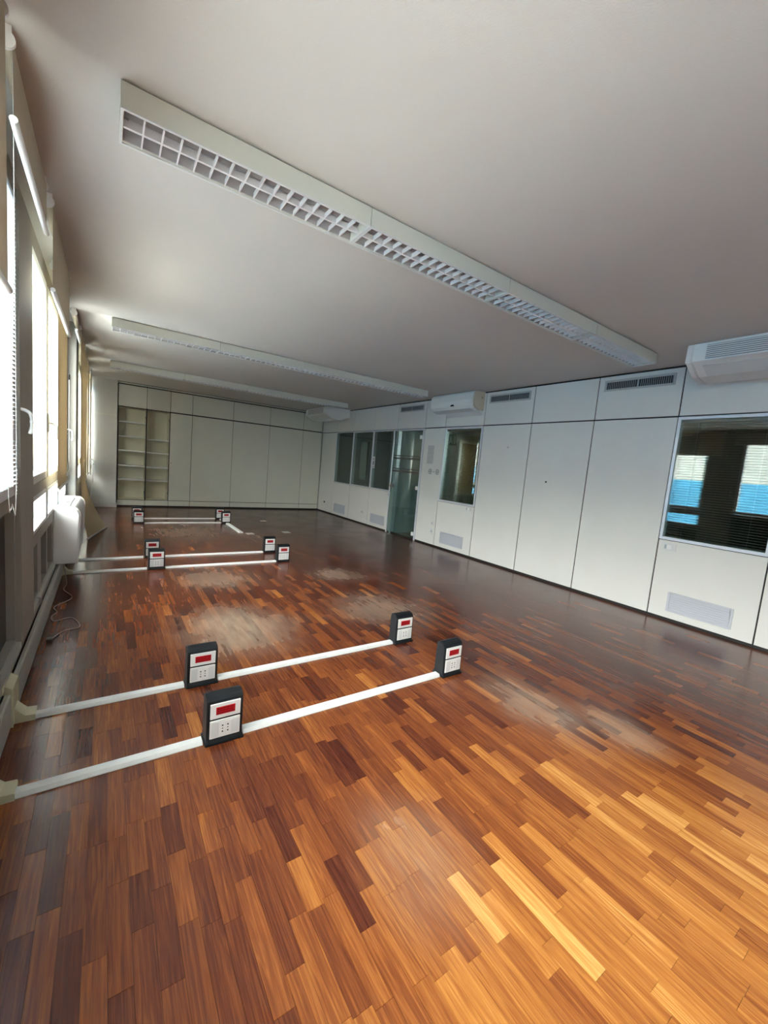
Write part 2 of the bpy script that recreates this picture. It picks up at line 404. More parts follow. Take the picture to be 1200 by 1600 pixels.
# trunking along the window wall
for nm, (a, b) in zip(('baseboard_left', 'trim_6'), ((-8.62 - 5.5, -5.0), (-5.0, -0.1))): pass
t = thing('cable_trunking', (-5.37, -9.0, 0), 'long grey cable trunking along the floor below the windows', 'trunking')
MB().prism([(-5.366, 0.0003), (-5.352, 0.0003), (-5.345, .008), (-5.345, .160), (-5.352, .168), (-5.366, .168)], 'y', -10.515, -5.35).build('body', 'trunk', t)
MB().box(-5.345, -5.3435, -10.515, -5.35, .028, .145).build('lid', 'trunk', t)
t = thing('wall_trunking', (-5.39, -7.0, .185), 'slim grey trunking fixed just above the larger floor trunking', 'trunking')
MB().box(XW, -5.368, -10.515, -6.95, .19, .235).build('trunk_length', 'trunk', t, bevel=.003)
MB().box(XW, -5.368, -6.93, -5.95, .19, .235).build('trunk_length', 'trunk', t, bevel=.003)
MB().box(XW, -5.362, -7.0, -6.92, .186, .24).build('joint_cover', 'trunk', t, bevel=.003)

# ------------------------------------------------------------------ left-end pillar beside the cabinets
p = struct('wall_front', MB().box(-5.6, -4.815, -0.07, YF, 0, H), 'plaster')
MB().box(-5.40, -4.80, -0.083, -0.0705, 0, .09).box(-4.8149, -4.80, -0.0705, .0, 0, .09).build('skirting', 'plaster', p)
MB().box(-5.40, -4.815, -0.0735, -0.0705, 1.965, 1.972).build('joint_line', 'cab_in', p)
struct('wall_end', box(-4.815, 0.14, .47, .55, 0, H), 'room_dark')

# ------------------------------------------------------------------ cabinet wall at the far end
CAB_G = 'row of built in cabinets on the far wall'
def cab(x0, x1, label, shelves=None, upper=True, kh=None, key_side=None):
    t = thing('wall_cabinet', ((x0 + x1) / 2, 0.0, 0), label, 'cabinet', CAB_G)
    e = .004
    c = MB().box(x0 + .001, x0 + .013, .012, .44, .03, 2.64).box(x1 - .013, x1 - .001, .012, .44, .03, 2.64)
    c.box(x0 + .013, x1 - .013, .42, .44, .03, 2.64).box(x0 + .013, x1 - .013, .012, .42, 2.622, 2.64)
    c.box(x0 + .013, x1 - .013, .012, .42, .14, .165).box(x0 + .013, x1 - .013, .012, .42, 2.17, 2.19)
    c.build('carcass', 'cab_in', t)
    MB().box(x0 + .0005, x1 - .0005, .0117, .0119, .0, 2.66).box(x0, x0 + .0035, .002, .0115, .03, 2.65).build('shadow_gap', 'black', t) if not shelves else \
        MB().box(x0, x0 + .013, .002, .0118, .03, 2.65).box(x0, x1, .004, .0118, 2.168, 2.186).box(x0, x1, .006, .0118, 2.64, 2.66).box(x1 - .013, x1, .002, .0118, .03, 2.65).box(x0, x1, .004, .0118, .155, .165).build('shadow_gap', 'black', t)
    MB().box(x0 + e, x1 - e, -.006, .011, 2.192, 2.636).build('upper_door', 'cabinet', t, bevel=.0012)
    MB().box(x0 + e, x1 - e, -.004, .011, .035, .150).build('plinth', 'cabinet', t, bevel=.001)
    if shelves:
        for z in shelves: MB().box(x0 + .0135, x1 - .0135, .02, .419, z - .011, z + .011).build('shelf', 'white', t)
        for z in (1.99, .33): MB().box(x1 - .024, x1 - .0132, .03, .055, z - .03, z + .03).build('hinge', 'chrome', t)
    else:
        d = MB().box(x0 + e, x1 - e, -.006, .011, .162, 2.164).build('door', 'cabinet', t, bevel=.0012)
        if kh:
            MB().cyl((x0 + .035, 1.03), .011, 'y', -.014, -.006).build('lock', 'chrome', d)
            MB().box(x0 + .02, x0 + .028, -.012, -.006, .93, 1.12).build('edge_pull', 'cab_in', d)
    return t
cab(-4.80, -4.268, 'open leftmost cabinet bay with five shelves beside the plaster pillar', shelves=(1.86, 1.545, 1.232, .91, .597))
cab(-4.268, -3.80, 'open second cabinet bay from the left with four shelves', shelves=(1.525, 1.225, .90, .597))
cab(-3.80, -3.342, 'narrow closed cabinet with a lock directly right of the open shelves', kh=True)
cab(-3.342, -2.418, 'wide closed cabinet next to the narrow door with the lock')
cab(-2.418, -1.498, 'middle wide closed cabinet with a faint scuff low on its door')
cab(-1.498, -0.576, 'wide closed cabinet second from the right corner')
cab(-0.576, -0.012, 'narrow closed cabinet in the corner against the white partition')
struct('trim_7', MB().box(-4.81, -0.012, -.008, .02, 2.662, 2.690), 'cabinet')
struct('trim_8', MB().box(-4.81, -0.012, .0, .02, 2.690, 2.6995).box(-4.81, -.012, .005, .02, 0, .03), 'black')
for (x, z, o_) in ((-3.12, 1.98, 0), (-3.76, 2.48, 0)): pass

# ------------------------------------------------------------------ partition wall (right)
wr = struct('wall_right', MB(), 'black') if False else sroot('wall_right', (0.04, -6.5, 0))
J = [0, -.88, -1.78, -2.70, -3.60, -4.50, -5.057, -5.964, -6.867, -7.777, -8.687, -9.595, -10.5, -11.4, -12.3, -13.2, -14.2]
KIND = ['p', 'w', 'w', 'w', 'd', 'p', 'w2', 'p', 'p', 'p', 'W', 'p', 'p', 'W', 'p', 'p']
g = .0065
backing = MB()
for i, kd in enumerate(KIND):
    y1, y0 = J[i], J[i + 1]
    MB().box(0, .02, y0 + g, y1 - g, RM + .009, H - .022).build('upper_panel', 'panel', wr, bevel=.001)
    backing.box(.012, .075, y0, y1, RM - .02, H)
    if kd == 'p':
        MB().box(0, .02, y0 + g, y1 - g, .030, RM - .008).build('panel', 'panel', wr, bevel=.001)
        backing.box(.012, .075, y0, y1, 0, RM - .02)
    elif kd in ('w', 'w2', 'W'):
        zs = {'w': .862, 'w2': .845, 'W': .855}[kd]
        MB().box(0, .02, y0 + g, y1 - g, .030, zs - .004).build('lower_panel', 'panel', wr, bevel=.001)
        backing.box(.012, .075, y0, y1, 0, zs - .006)
backing.build('core', 'black', wr)
MB().box(.005, .0195, YB, 0, 0, .030).build('base_gap', 'black', wr)
# windows in the partition
def pwin(n, y0, y1, z0, z1, fw, fmat, gmat, slats, edge=0.0):
    r = sroot('window_%d' % n, (0.03, (y0 + y1) / 2, z0))
    MB().box(-.006, .08, y0, y0 + fw, z0, z1).box(-.006, .08, y1 - fw, y1, z0, z1).box(-.006, .08, y0 + fw, y1 - fw, z0, z0 + fw).box(-.006, .08, y0 + fw, y1 - fw, z1 - fw, z1).build('frame', fmat, r, bevel=.002)
    box(.008, .012, y0 + fw, y1 - fw, z0 + fw, z1 - fw).build('pane', gmat, r)
    if slats:
        box(.066, .070, y0 + fw, y1 - fw, z0 + fw, z1 - fw).build('pane', 'glass_in', r)
        MB().box(.028, .052, y0 + fw + .004, y1 - fw - .004, z1 - fw - .03, z1 - fw - .002).build('head_rail', 'slat_w' if n == 99 else 'slat', r)
        zz = z0 + fw + .015; first = None
        while zz < z1 - fw - .035:
            if first is None:
                first = MB().add([(.030, y0 + fw + .006, zz - .003), (.050, y0 + fw + .006, zz + .003), (.050, y1 - fw - .006, zz + .003), (.030, y1 - fw - .006, zz - .003),
                                  (.030, y0 + fw + .006, zz - .0022), (.050, y0 + fw + .006, zz + .0038), (.050, y1 - fw - .006, zz + .0038), (.030, y1 - fw - .006, zz - .0022)],
                                 [(0, 1, 2, 3), (4, 7, 6, 5), (0, 4, 5, 1), (1, 5, 6, 2), (2, 6, 7, 3), (3, 7, 4, 0)]).build('blind_slat', 'slat', r); zf = zz
            else: copy_obj(first, r, (0, 0, zz - zf))
            zz += .0255
        for yy in (y0 + fw + .15, y1 - fw - .15):
            MB().box(.0395, .0405, yy - .0006, yy + .0006, z0 + fw + .002, z1 - fw - .03).build('ladder_cord', 'slat_w', r)
    return r
pwin(21, -1.78 + .002, -.88 - .002, .866, RM - .004, .012, 'alu', 'glass_dk', False)
pwin(22, -2.70 + .002, -1.78 - .002, .866, RM - .004, .020, 'alu', 'glass_dk', False)
pwin(23, -3.60 + .002, -2.70 - .002, .866, RM - .004, .020, 'alu', 'glass_dk', False)
pwin(24, -5.964 + .004, -5.057 - .004, .848, RM - .006, .030, 'alu', 'glass_in', True)
pwin(25, -9.595 + .004, -8.687 - .004, .860, RM - .006, .028, 'alu', 'glass_in', True)
pwin(26, -12.3 + .004, -11.4 - .004, .860, RM - .006, .028, 'alu', 'glass_in', True)

# glass door with its frame, a little ajar
r = sroot('door_1', (0.03, -4.05, 0))
MB().box(-.008, .08, -4.497, -4.455, 0, RM - .004).box(-.008, .08, -3.665, -3.603, 0, RM - .004).box(-.008, .08, -4.455, -3.665, 2.135, RM - .004).build('frame', 'alu', r, bevel=.002)
leaf = bpy.data.objects.new('door_leaf', None); COL.objects.link(leaf); leaf.parent = r
leaf.location = Vector((0.0, -4.452, 0)) - r.location; 
W0 = .80
lo = Vector((0.0, -4.452, 0))
lf = MB().box(-.006, .004, lo.y + .004, lo.y + W0 - .004, .02, 2.125).build('leaf_glass', 'glass_dk', leaf)
MB().box(-.012, .012, lo.y + W0 - .0035, lo.y + W0 + .026, .02, 2.13).build('edge_profile', 'alu', leaf)
for z in (.12, 1.02, 2.0):
    MB().box(-.024, .014, lo.y - .002, lo.y + .055, z - .035, z + .035).build('hinge', 'white', leaf, bevel=.003)
MB().box(-.020, .016, lo.y + W0 - .09, lo.y + W0 - .004, .97, 1.04).tube([(-.02, lo.y + W0 - .05, 1.005), (-.06, lo.y + W0 - .05, 1.005), (-.062, lo.y + W0 - .13, 1.005), (-.062, lo.y + W0 - .17, 1.0)], .010).build('lever_handle', 'chrome', leaf, bevel=0)
MB().box(-.0075, -.0062, lo.y + .02, lo.y + W0 - .02, 1.30, 1.33).box(-.0075, -.0062, lo.y + .02, lo.y + W0 - .02, 1.36, 1.375).box(-.0075, -.0062, lo.y + .02, lo.y + W0 - .02, 1.56, 1.59).box(-.0075, -.0062, lo.y + .02, lo.y + W0 - .02, 1.62, 1.635).build('sticker_band', 'slat', leaf)
leaf.rotation_euler = (0, 0, math.radians(7))

# ------------------------------------------------------------------ things on the partition
def vent(y0, y1, z0, z1, label):
    t = thing('air_vent', (0, (y0 + y1) / 2, z0), label, 'air vent', 'slotted air vents high on the white partition')
    f = .022
    MB().box(-.010, 0, y0, y0 + f, z0, z1).box(-.010, 0, y1 - f, y1, z0, z1).box(-.010, 0, y0 + f, y1 - f, z0, z0 + f).box(-.010, 0, y0 + f, y1 - f, z1 - f, z1).build('frame', 'vent', t, bevel=.002)
    MB().box(-.0015, 0, y0 + f, y1 - f, z0 + f, z1 - f).build('backing', 'hole', t)
    m_ = (y0 + y1) / 2
    MB().box(-.009, -.0016, m_ - .008, m_ + .008, z0 + f, z1 - f).build('divider', 'vent', t)
    n = 34; first = None
    for i in range(n):
        y = y0 + f + .008 + (y1 - y0 - 2 * f - .016) * i / (n - 1)
        if abs(y - m_) < .012: continue
        if first is None:
            first = MB().box(-.007, -.0016, y - .0018, y + .0018, z0 + f, z1 - f).build('fin', 'greyhole', t); yf = y
        else: copy_obj(first, t, (0, y - yf, 0))
vent(-8.61, -7.85, 2.505, 2.63, 'black slotted air vent nearest the camera, upper panel before the ceiling unit')
vent(-6.80, -6.04, 2.505, 2.63, 'black slotted air vent just right of the air conditioner')
vent(-4.42, -3.66, 2.505, 2.625, 'black slotted air vent above the glass door')
def grille(y0, y1, z0, z1, label, n=7):
    t = thing('floor_level_grille', (0, (y0 + y1) / 2, z0), label, 'grille', 'aluminium louvred grilles low on the partition')
    f = .022
    MB().box(-.012, 0, y0, y0 + f, z0, z1).box(-.012, 0, y1 - f, y1, z0, z1).box(-.012, 0, y0 + f, y1 - f, z0, z0 + f).box(-.012, 0, y0 + f, y1 - f, z1 - f, z1).build('frame', 'grille', t, bevel=.002)
    MB().box(-.001, 0, y0 + f, y1 - f, z0 + f, z1 - f).build('backing', 'greyhole', t)
    first = None; h = (z1 - z0 - 2 * f) / n
    for i in range(n):
        z = z0 + f + h * i
        if first is None:
            first = MB().prism([(-.011, z + .002), (-.0095, z + .001), (-.0012, z + h * .8), (-.0012, z + h * .88)], 'y', y0 + f, y1 - f).build('louvre_blade', 'grille', t); zf = z
        else: copy_obj(first, t, (0, 0, z - zf))
grille(-9.42, -8.86, .105, .31, 'aluminium louvred grille under the large window with dark slats')
grille(-5.785, -5.215, .105, .31, 'aluminium louvred grille under the single window right of the glass door')
grille(-3.41, -2.835, .105, .31, 'aluminium louvred grille directly left of the glass door')
grille(-1.605, -1.005, .095, .32, 'aluminium louvred grille nearest the far cabinet corner')

def switchp(y0, y1, z0, z1, label, vertical=False, m='white2'):
    t = thing('wall_switch', (0, (y0 + y1) / 2, (z0 + z1) / 2), label, 'switch')
    MB().box(-.010, 0, y0, y1, z0, z1).build('plate', m, t, bevel=.003)
    yc, zc = (y0 + y1) / 2, (z0 + z1) / 2
    MB().box(-.0135, -.0102, yc - .022, yc + .022, zc - .022, zc + .022).build('rocker', 'white', t, bevel=.001)
    MB().box(-.0112, -.0102, yc + .026, yc + .045, zc - .022, zc + .022).build('blank_module', 'greyhole', t)
switchp(-8.865, -8.740, .745, .825, 'white light switch below the corner of the large dark slatted window')
switchp(-5.895, -5.785, .765, .835, 'white light switch below the right corner of the single window')
switchp(-3.56, -3.46, .765, .835, 'pale light switch left of the glass door just under the window sill')
t = thing('wall_outlet', (0, -4.97, .33), 'tall white double outlet low on the narrow panel beside the grille', 'outlet')
MB().box(-.009, 0, -5.005, -4.935, .375, .47).build('plate', 'white2', t, bevel=.003); MB().box(-.009, 0, -5.005, -4.935, .22, .32).build('plate', 'white2', t, bevel=.003)
for z in (.42, .27): MB().cyl((-4.97, z), .018, 'x', -.0105, -.0092).build('socket', 'greyhole', t)
t = thing('wall_outlet', (0, -2.46, .28), 'small pale outlet under the middle one of the three windows', 'outlet')
MB().box(-.009, 0, -2.52, -2.40, .245, .315).build('plate', 'white2', t, bevel=.003); MB().box(-.0105, -.0092, -2.49, -2.43, .262, .298).build('socket', 'vent', t)
t = thing('wall_outlet', (0, -.50, .275), 'black round outlet with pale plate near the cabinet corner', 'outlet')
MB().cyl((-.43, .28), .024, 'x', -.016, 0).build('round_socket', 'hole', t); MB().box(-.009, 0, -.66, -.55, .235, .305).build('plate', 'white2', t, bevel=.003)
# cable hole and small hook
o = MB().cyl((-7.216, 1.36), .013, 'x', -.004, .0).build('cable_grommet', 'hole'); tag(o, 'small black round grommet in the middle of a plain tall panel', 'grommet')
t = thing('wall_hook', (0, -6.50, 1.825), 'tiny grey metal hook near the top of a plain tall panel', 'hook')
MB().box(-.004, 0, -6.512, -6.488, 1.815, 1.835).build('base', 'vent', t); MB().tube([(-.004, -6.5, 1.822), (-.014, -6.5, 1.818), (-.016, -6.5, 1.828)], .003).build('hook_tip', 'vent', t)
# notices and pictogram plates beside the door
t = thing('paper_notice', (0, -4.72, 1.66), 'grey printed paper notice taped right of the glass door', 'notice')
MB().box(-.002, 0, -4.83, -4.63, 1.49, 1.86).build('sheet', 'paper', t)
ln = MB(); z = 1.84; rr = random.Random(3)
while z > 1.51:
    y = -4.645
    while y > -4.81:
        w = rr.uniform(.012, .035); ln.box(-.0026, -.0021, max(y - w, -4.82), y, z - .007, z)
        y -= w + .006
    z -= .014
ln.build('printed_lines', 'print', t)
for yc, lab in ((-4.765, 'left one of two square pictogram plates between door and window'), (-4.965, 'right one of two square pictogram plates between door and window')):
    t = thing('pictogram_plate', (0, yc, 1.365), lab, 'sign', 'square pictogram plates beside the door')
    MB().box(-.003, 0, yc - .06, yc + .06, 1.305, 1.425).build('plate', 'paper', t)
    k = MB()
    for a0 in range(16):
        a1 = a0 + 1; A, B = a0 / 16 * 2 * math.pi, a1 / 16 * 2 * math.pi
        k.add([(-.0036, yc + .05 * math.cos(A), 1.365 + .05 * math.sin(A)), (-.0036, yc + .05 * math.cos(B), 1.365 + .05 * math.sin(B)), (-.0036, yc + .038 * math.cos(B), 1.365 + .038 * math.sin(B)), (-.0036, yc + .038 * math.cos(A), 1.365 + .038 * math.sin(A))], [(0, 1, 2, 3)])
    k.box(-.0038, -.0031, yc - .03, yc + .03, 1.358, 1.372).box(-.0038, -.0031, yc - .006, yc + .006, 1.335, 1.398)
    k.build('printed_symbol', 'print', t)
o = MB().cyl((-4.865, 1.365), .012, 'x', -.004, 0).build('round_stud', 'print'); tag(o, 'tiny dark round stud between the two pictogram plates', 'stud')
t = thing('window_notice', (0, -2.86, 1.42), 'small white notice stuck on the window left of the door', 'notice')
MB().box(-.0085, -.0065, -2.845, -2.735, 1.33, 1.59).build('sheet', 'paper', t)
MB().cyl((-2.79, 1.53), .022, 'x', -.0100, -.0086).box(-.0098, -.0086, -2.82, -2.76, 1.40, 1.49).box(-.0098, -.0086, -2.825, -2.755, 1.35, 1.37).build('printed_figure', 'print', t)
# seat the notice on its mullion
# ------------------------------------------------------------------ split air conditioner
t = thing('air_conditioner', (0, -5.4, 2.40), 'white wall mounted air conditioner with yellowed end above the single window', 'air conditioner')
prof = [(0, 2.405), (-.10, 2.405), (-.175, 2.43), (-.215, 2.475), (-.225, 2.56), (-.215, 2.655), (-.19, 2.69), (0, 2.69)]
MB().prism(prof, 'y', -5.885, -4.87).build('body', 'white', t, bevel=.004)
MB().prism([(p_[0] - .0, p_[1]) for p_ in prof], 'y', -5.925, -5.886).build('end_cap', 'yellowed', t, bevel=.004)
MB().box(-.2295, -.205, -5.86, -5.74, 2.500, 2.535).build('sticker', 'tube', t, bevel=.002)
MB().cyl((-5.905, 2.60), .0, 'x', -.1, -.1) if False else None
MB().cyl((-.06, 2.60), .012, 'y', -5.929, -5.925).build('screw_cover', 'print', t)
MB().prism([(-5.42, 2.475), (-5.46, 2.475), (-5.455, 2.492), (-5.44, 2.502), (-5.40, 2.502), (-5.385, 2.49), (-5.38, 2.475)], 'x', -.2265, -.2).build('receiver_window', 'hole', t)
MB().prism([(-.085, 2.400), (-.205, 2.425), (-.208, 2.419), (-.085, 2.392)], 'y', -5.80, -4.92).build('louvre_flap', 'white2', t)
MB().prism([(-.005, 2.402), (-.085, 2.402), (-.02, 2.33), (-.005, 2.33)], 'y', -5.90, -5.10).build('drain_cover', 'white2', t)

# ------------------------------------------------------------------ ceiling fan coil units
def ceil_unit(y0, y1, label):
    t = thing('ceiling_fan_coil', (-.3, (y0 + y1) / 2, 2.42), label, 'fan coil', 'white fan coil units hung under the ceiling at the partition')
    ec = .05
    prof = [(-.002, 2.695), (-.650, 2.695), (-.662, 2.54), (-.61, 2.52), (-.46, 2.445), (-.24, 2.425), (-.002, 2.52)]
    MB().prism(prof, 'y', y0 + ec, y1 - ec).build('casing', 'white', t, bevel=.004)
    for a_, b_ in ((y0, y0 + ec), (y1 - ec, y1)):
        MB().prism([(q[0] + (-.006 if q[0] < -.1 else 0), q[1] - (.004 if q[1] < 2.6 else 0)) for q in prof], 'y', a_ + .0005, b_ - .0005).build('end_cap', 'white', t, bevel=.006)
    # front grille on the sloping front between (-.62,2.695) and (-.665,2.575)
    d = Vector((-.012, -.155)).normalized(); nrm = Vector((-.997, .077))
    g0, g1 = y0 + .15, y1 - .15
    def pt(s_, o_): return (-.650 + d.x * s_ + nrm.x * o_, 2.695 + d.y * s_ + nrm.y * o_)
    MB().prism([pt(.022, .0005), pt(.142, .0005), pt(.142, .002), pt(.022, .002)], 'y', g0, g1).build('grille_backing', 'print', t)
    first = None
    for i in range(7):
        s_ = .028 + i * .0165
        if first is None:
            first = MB().prism([pt(s_, .002), pt(s_ + .008, .002), pt(s_ + .008, .007), pt(s_, .007)], 'y', g0, g1).build('grille_bar', 'white', t); s0_ = s_
        else: copy_obj(first, t, (d.x * (s_ - s0_), 0, d.y * (s_ - s0_)))
    MB().prism([(-.600, 2.514), (-.465, 2.4465), (-.467, 2.4425), (-.602, 2.510)], 'y', y0 + .12, y1 - .12).build('air_flap', 'white2', t)
ceil_unit(-1.50, -.30, 'white ceiling fan coil in the far corner beside the cabinets')
ceil_unit(-10.2, -8.925, 'white ceiling fan coil nearest the camera above the large dark window')

# ------------------------------------------------------------------ louvred ceiling lights: three lines of four
def light_module():
    t = thing('louvred_ceiling_light', (0, 0, 2.60), '', 'ceiling light', '')
    L_ = 1.096; w = .222
    hs = MB().box(0, L_, 0, .018, 2.604, 2.692).box(0, L_, w - .018, w, 2.604, 2.692).box(0, .012, .018, w - .018, 2.604, 2.692).box(L_ - .012, L_, .018, w - .018, 2.604, 2.692)
    hs.box(.012, L_ - .012, .018, w - .018, 2.684, 2.692).box(.02, L_ - .02, .02, w - .02, 2.692, 2.70)
    hs.build('housing', 'fixture', t)
    MB().box(0, L_, -.0015, .010, 2.598, 2.604).box(0, L_, w - .010, w + .0015, 2.598, 2.604).box(0, .010, .010, w - .010, 2.598, 2.604).box(L_ - .010, L_, .010, w - .010, 2.598, 2.604).build('rim', 'white2', t)
    MB().prism([(.0185, 2.606), (.0185, 2.68), (w - .0185, 2.68), (w - .0185, 2.606), (w - .022, 2.606), (w - .030, 2.668), (w / 2 + .01, 2.676), (w / 2, 2.640), (w / 2 - .01, 2.676), (.030, 2.668), (.022, 2.606)], 'x', .013, L_ - .013).build('reflector', 'reflector', t)
    for yy in (.066, w - .066):
        tb = MB().cyl((yy, 2.655), .013, 'x', .03, L_ - .03, 12).build('tube', 'tube', t)
    MB().prism([(w / 2 - .006, 2.602), (w / 2 + .006, 2.602), (w / 2 + .0015, 2.630), (w / 2 - .0015, 2.630)], 'x', .012, L_ - .012).build('centre_blade', 'louvre', t)
    n = 15; first = None
    for i in range(n):
        x = .012 + (L_ - .024) * (i + 1) / (n + 1)
        if first is None:
            first = MB().prism([(x - .0030, 2.601), (x + .0030, 2.601), (x + .0010, 2.626), (x - .0010, 2.626)], 'y', .020, w - .020).build('cross_blade', 'louvre', t); xf = x
        else: copy_obj(first, t, (x - xf, 0, 0))
    return t
proto = light_module(); used = False
LN = [(-8.64, 'nearest line of ceiling lights', 'line of louvred lights nearest the camera'),
      (-5.18, 'second line of ceiling lights', 'second line of louvred lights'),
      (-2.42, 'farthest line of ceiling lights', 'line of louvred lights by the cabinets')]
PL = ['module at the window end of the ', 'second module from the windows in the ', 'third module from the windows in the ', 'module at the partition end of the ']
for yy, nm, gr in LN:
    for k in range(4):
        c = proto if not used else copy_tree(proto); used = True
        c.location = (-4.962 + k * 1.100, yy, 2.60); c['label'] = 'louvred ' + PL[k] + nm; c['group'] = gr

# ------------------------------------------------------------------ raceways, power boxes, fittings on the floor
def raceway(name, pts, label, grp=None, w=.058, h=.017):
    """low trapezoid cable duct between two floor points along x or y"""
    (xa, ya), (xb, yb) = pts
    prof = [(-w / 2, 0), (-w / 2, .004), (-w * .33, h), (w * .33, h), (w / 2, .004), (w / 2, 0)]
    mb = MB()
    if abs(ya - yb) < 1e-6: mb.prism([(ya + a_, b_ + .0003) for a_, b_ in prof], 'x', min(xa, xb), max(xa, xb))
    else: mb.prism([(xa + a_, b_ + .0003) for a_, b_ in prof], 'y', min(ya, yb), max(ya, yb))
    return tag(mb.build(name, 'race'), label, 'cable raceway', grp)
BX = [-4.51, -3.03]
rows = [(-8.715, 'nearest'), (-8.165, 'second nearest'), (-5.48, 'third nearest'), (-4.92, 'fourth nearest'), (-2.29, 'fifth nearest'), (-1.76, 'farthest')]
rg = 'white cable raceways crossing the parquet'
for y, nm in rows:
    if y < -4:
        raceway('cable_raceway', ((-5.27, y), (BX[0] - .093, y)), 'short white floor raceway from the window trunking in the %s row' % nm, rg)
    raceway('cable_raceway', ((BX[0] + .091, y), (BX[1] - .091, y)), 'white floor raceway joining the two power boxes of the %s row' % nm, rg)
raceway('cable_raceway', ((BX[1] + .01, -2.18), (BX[1] + .01, -1.87)), 'stub of wide white raceway between the two farthest right power boxes', rg, w=.075, h=.022)
rw = raceway('cable_raceway', ((BX[1] + .01, -3.40), (BX[1] + .01, -2.41)), 'wide white raceway running toward the camera from the far power boxes', rg, w=.075, h=.022)
def power_box():
    t = thing('power_box', (0, 0, 0), '', 'power box', 'dark power boxes standing on the floor raceways')
    w = .082
    # profile in y,z ; front faces -y
    pr = [(-.050, .0005), (-.050, .012), (-.043, .028), (-.040, .19), (-.036, .212), (-.022, .227), (.012, .233), (.032, .229), (.043, .216), (.046, .19), (.047, .03), (.054, .012), (.054, .0005)]
    MB().prism(pr, 'x', -w, w).build('body', 'charcoal', t, bevel=.004)
    MB().box(-w - .006, w + .006, -.055, .058, .0005, .010).build('foot', 'charcoal', t, bevel=.003)
    up = MB().box(-.068, .068, -.0465, -.038, .128, .200).build('upper_plate', 'white', t, bevel=.001)
    lb = MB().box(-.043, .043, -.0480, -.0466, .147, .184, mi=0)
    rr = random.Random(5)
    for r_ in range(3):
        x = -.038
        while x < .036:
            wd = rr.uniform(.003, .009); lb.box(x, min(x + wd, .040), -.0485, -.0481, .152 + r_ * .0105, .157 + r_ * .0105, mi=1); x += wd + .0022
    lb.build('red_label', ['red', 'darkred'], up)
    lo_ = MB().box(-.068, .068, -.0485, -.040, .032, .118).build('lower_plate', 'white', t, bevel=.001)
    MB().box(-.062, -.030, -.0500, -.0486, .040, .110).build('module', 'white2', lo_, bevel=.0006)
    MB().box(.030, .062, -.0500, -.0486, .040, .110).build('module', 'white2', lo_, bevel=.0006)
    sk = MB().box(-.029, -.0005, -.0502, -.0486, .042, .108).box(.0005, .029, -.0502, -.0486, .042, .108).build('socket', 'white', lo_)
    h = MB()
    for x in (-.012, .012):
        for z in (.060, .075, .090): h.cyl((x, z), .0040 if z != .075 else .0030, 'y', -.0507, -.0503, 8)
    h.build('socket_hole', 'hole', lo_)
    return t
pb = power_box(); used = False
sides = [('left', 'window-side'), ('right', 'room-side')]
for y, nm in rows:
    for j in (0, 1):
        c = pb if not used else copy_tree(pb); used = True
        c.location = (BX[j], y + (0 if True else 0), 0)
        c['label'] = 'charcoal power box with red label, %s one of the %s row' % (sides[j][0], nm)
# T fittings where raceways leave the trunking
for y, nm in rows[:4]:
    t = thing('trunking_fitting', (-5.33, y, 0), 'yellowed cream corner fitting on the trunking at the %s raceway' % nm, 'cable fitting', 'cream fittings linking trunking and raceways')
    y_ = y + .01
    MB().prism([(-5.400, .169), (-5.400, .205), (-5.366, .205), (-5.338, .185), (-5.338, .0005), (-5.3435, .0005), (-5.3435, .169)], 'y', y_ - .075, y_ + .075).build('saddle', 'cream', t, bevel=.002)
    MB().prism([(-5.3375, .0005), (-5.3375, .075), (-5.318, .050), (-5.300, .030), (-5.262, .027), (-5.262, .0005)], 'y', y_ - .045, y_ + .042).build('foot', 'cream', t, bevel=.002)
    MB().box(-5.400, -5.366, y_ - .13, y_ - .076, .19, .225).build('elbow', 'cream', t, bevel=.002) if y < -8 else None
# flush floor plates
for (x, y), lb in (((-2.21, -2.05), 'flush metal floor plate farthest from the camera'), ((-2.20, -3.40), 'flush metal floor plate on the open floor at the right'), ((-2.89, -3.48), 'flush metal floor plate at the end of the wide raceway')):
    t = thing('floor_plate', (x, y, 0), lb, 'floor plate', 'flush metal floor plates')
    MB().box(x - .065, x + .065, y - .075, y + .075, .0004, .004).build('plate', 'plate', t, bevel=.001)
    for dx in (-.05, .05): MB().cyl((x + dx, y), .006, 'z', .004, .005, 8).build('screw', 'vent', t)
# loose cord
def smooth(pts, n=6):
    P = [Vector(p) for p in pts]; out = []
    for i in range(len(P) - 1):
        p0, p1, p2, p3 = P[max(i - 1, 0)], P[i], P[i + 1], P[min(i + 2, len(P) - 1)]
        for k in range(n):
            t_ = k / n
            out.append(0.5 * ((2 * p1) + (-p0 + p2) * t_ + (2 * p0 - 5 * p1 + 4 * p2 - p3) * t_ ** 2 + (-p0 + 3 * p1 - 3 * p2 + p3) * t_ ** 3))
    return out + [P[-1]]
t = thing('loose_cable', (-5.25, -6.6, 0), 'thin grey power cord lying loosely on the floor under the window fan coil', 'cord')
cp = [(-5.335, -5.57, .203), (-5.328, -5.6, .10), (-5.29, -5.85, .006), (-5.30, -6.05, .0045), (-5.225, -6.32, .0045), (-5.325, -6.52, .0045), (-5.30, -6.66, .0045), (-5.325, -6.75, .0045), (-5.30, -6.86, .0045),
      (-5.20, -6.82, .0045), (-5.14, -7.03, .0045), (-5.23, -7.08, .0045), (-5.29, -7.22, .008)]
MB().tube(smooth(cp), .0038, 8).build('cable', 'cord', t)
MB().box(-5.31, -5.28, -7.26, -7.21, .0005, .025).build('plug', 'hole', t, bevel=.003)

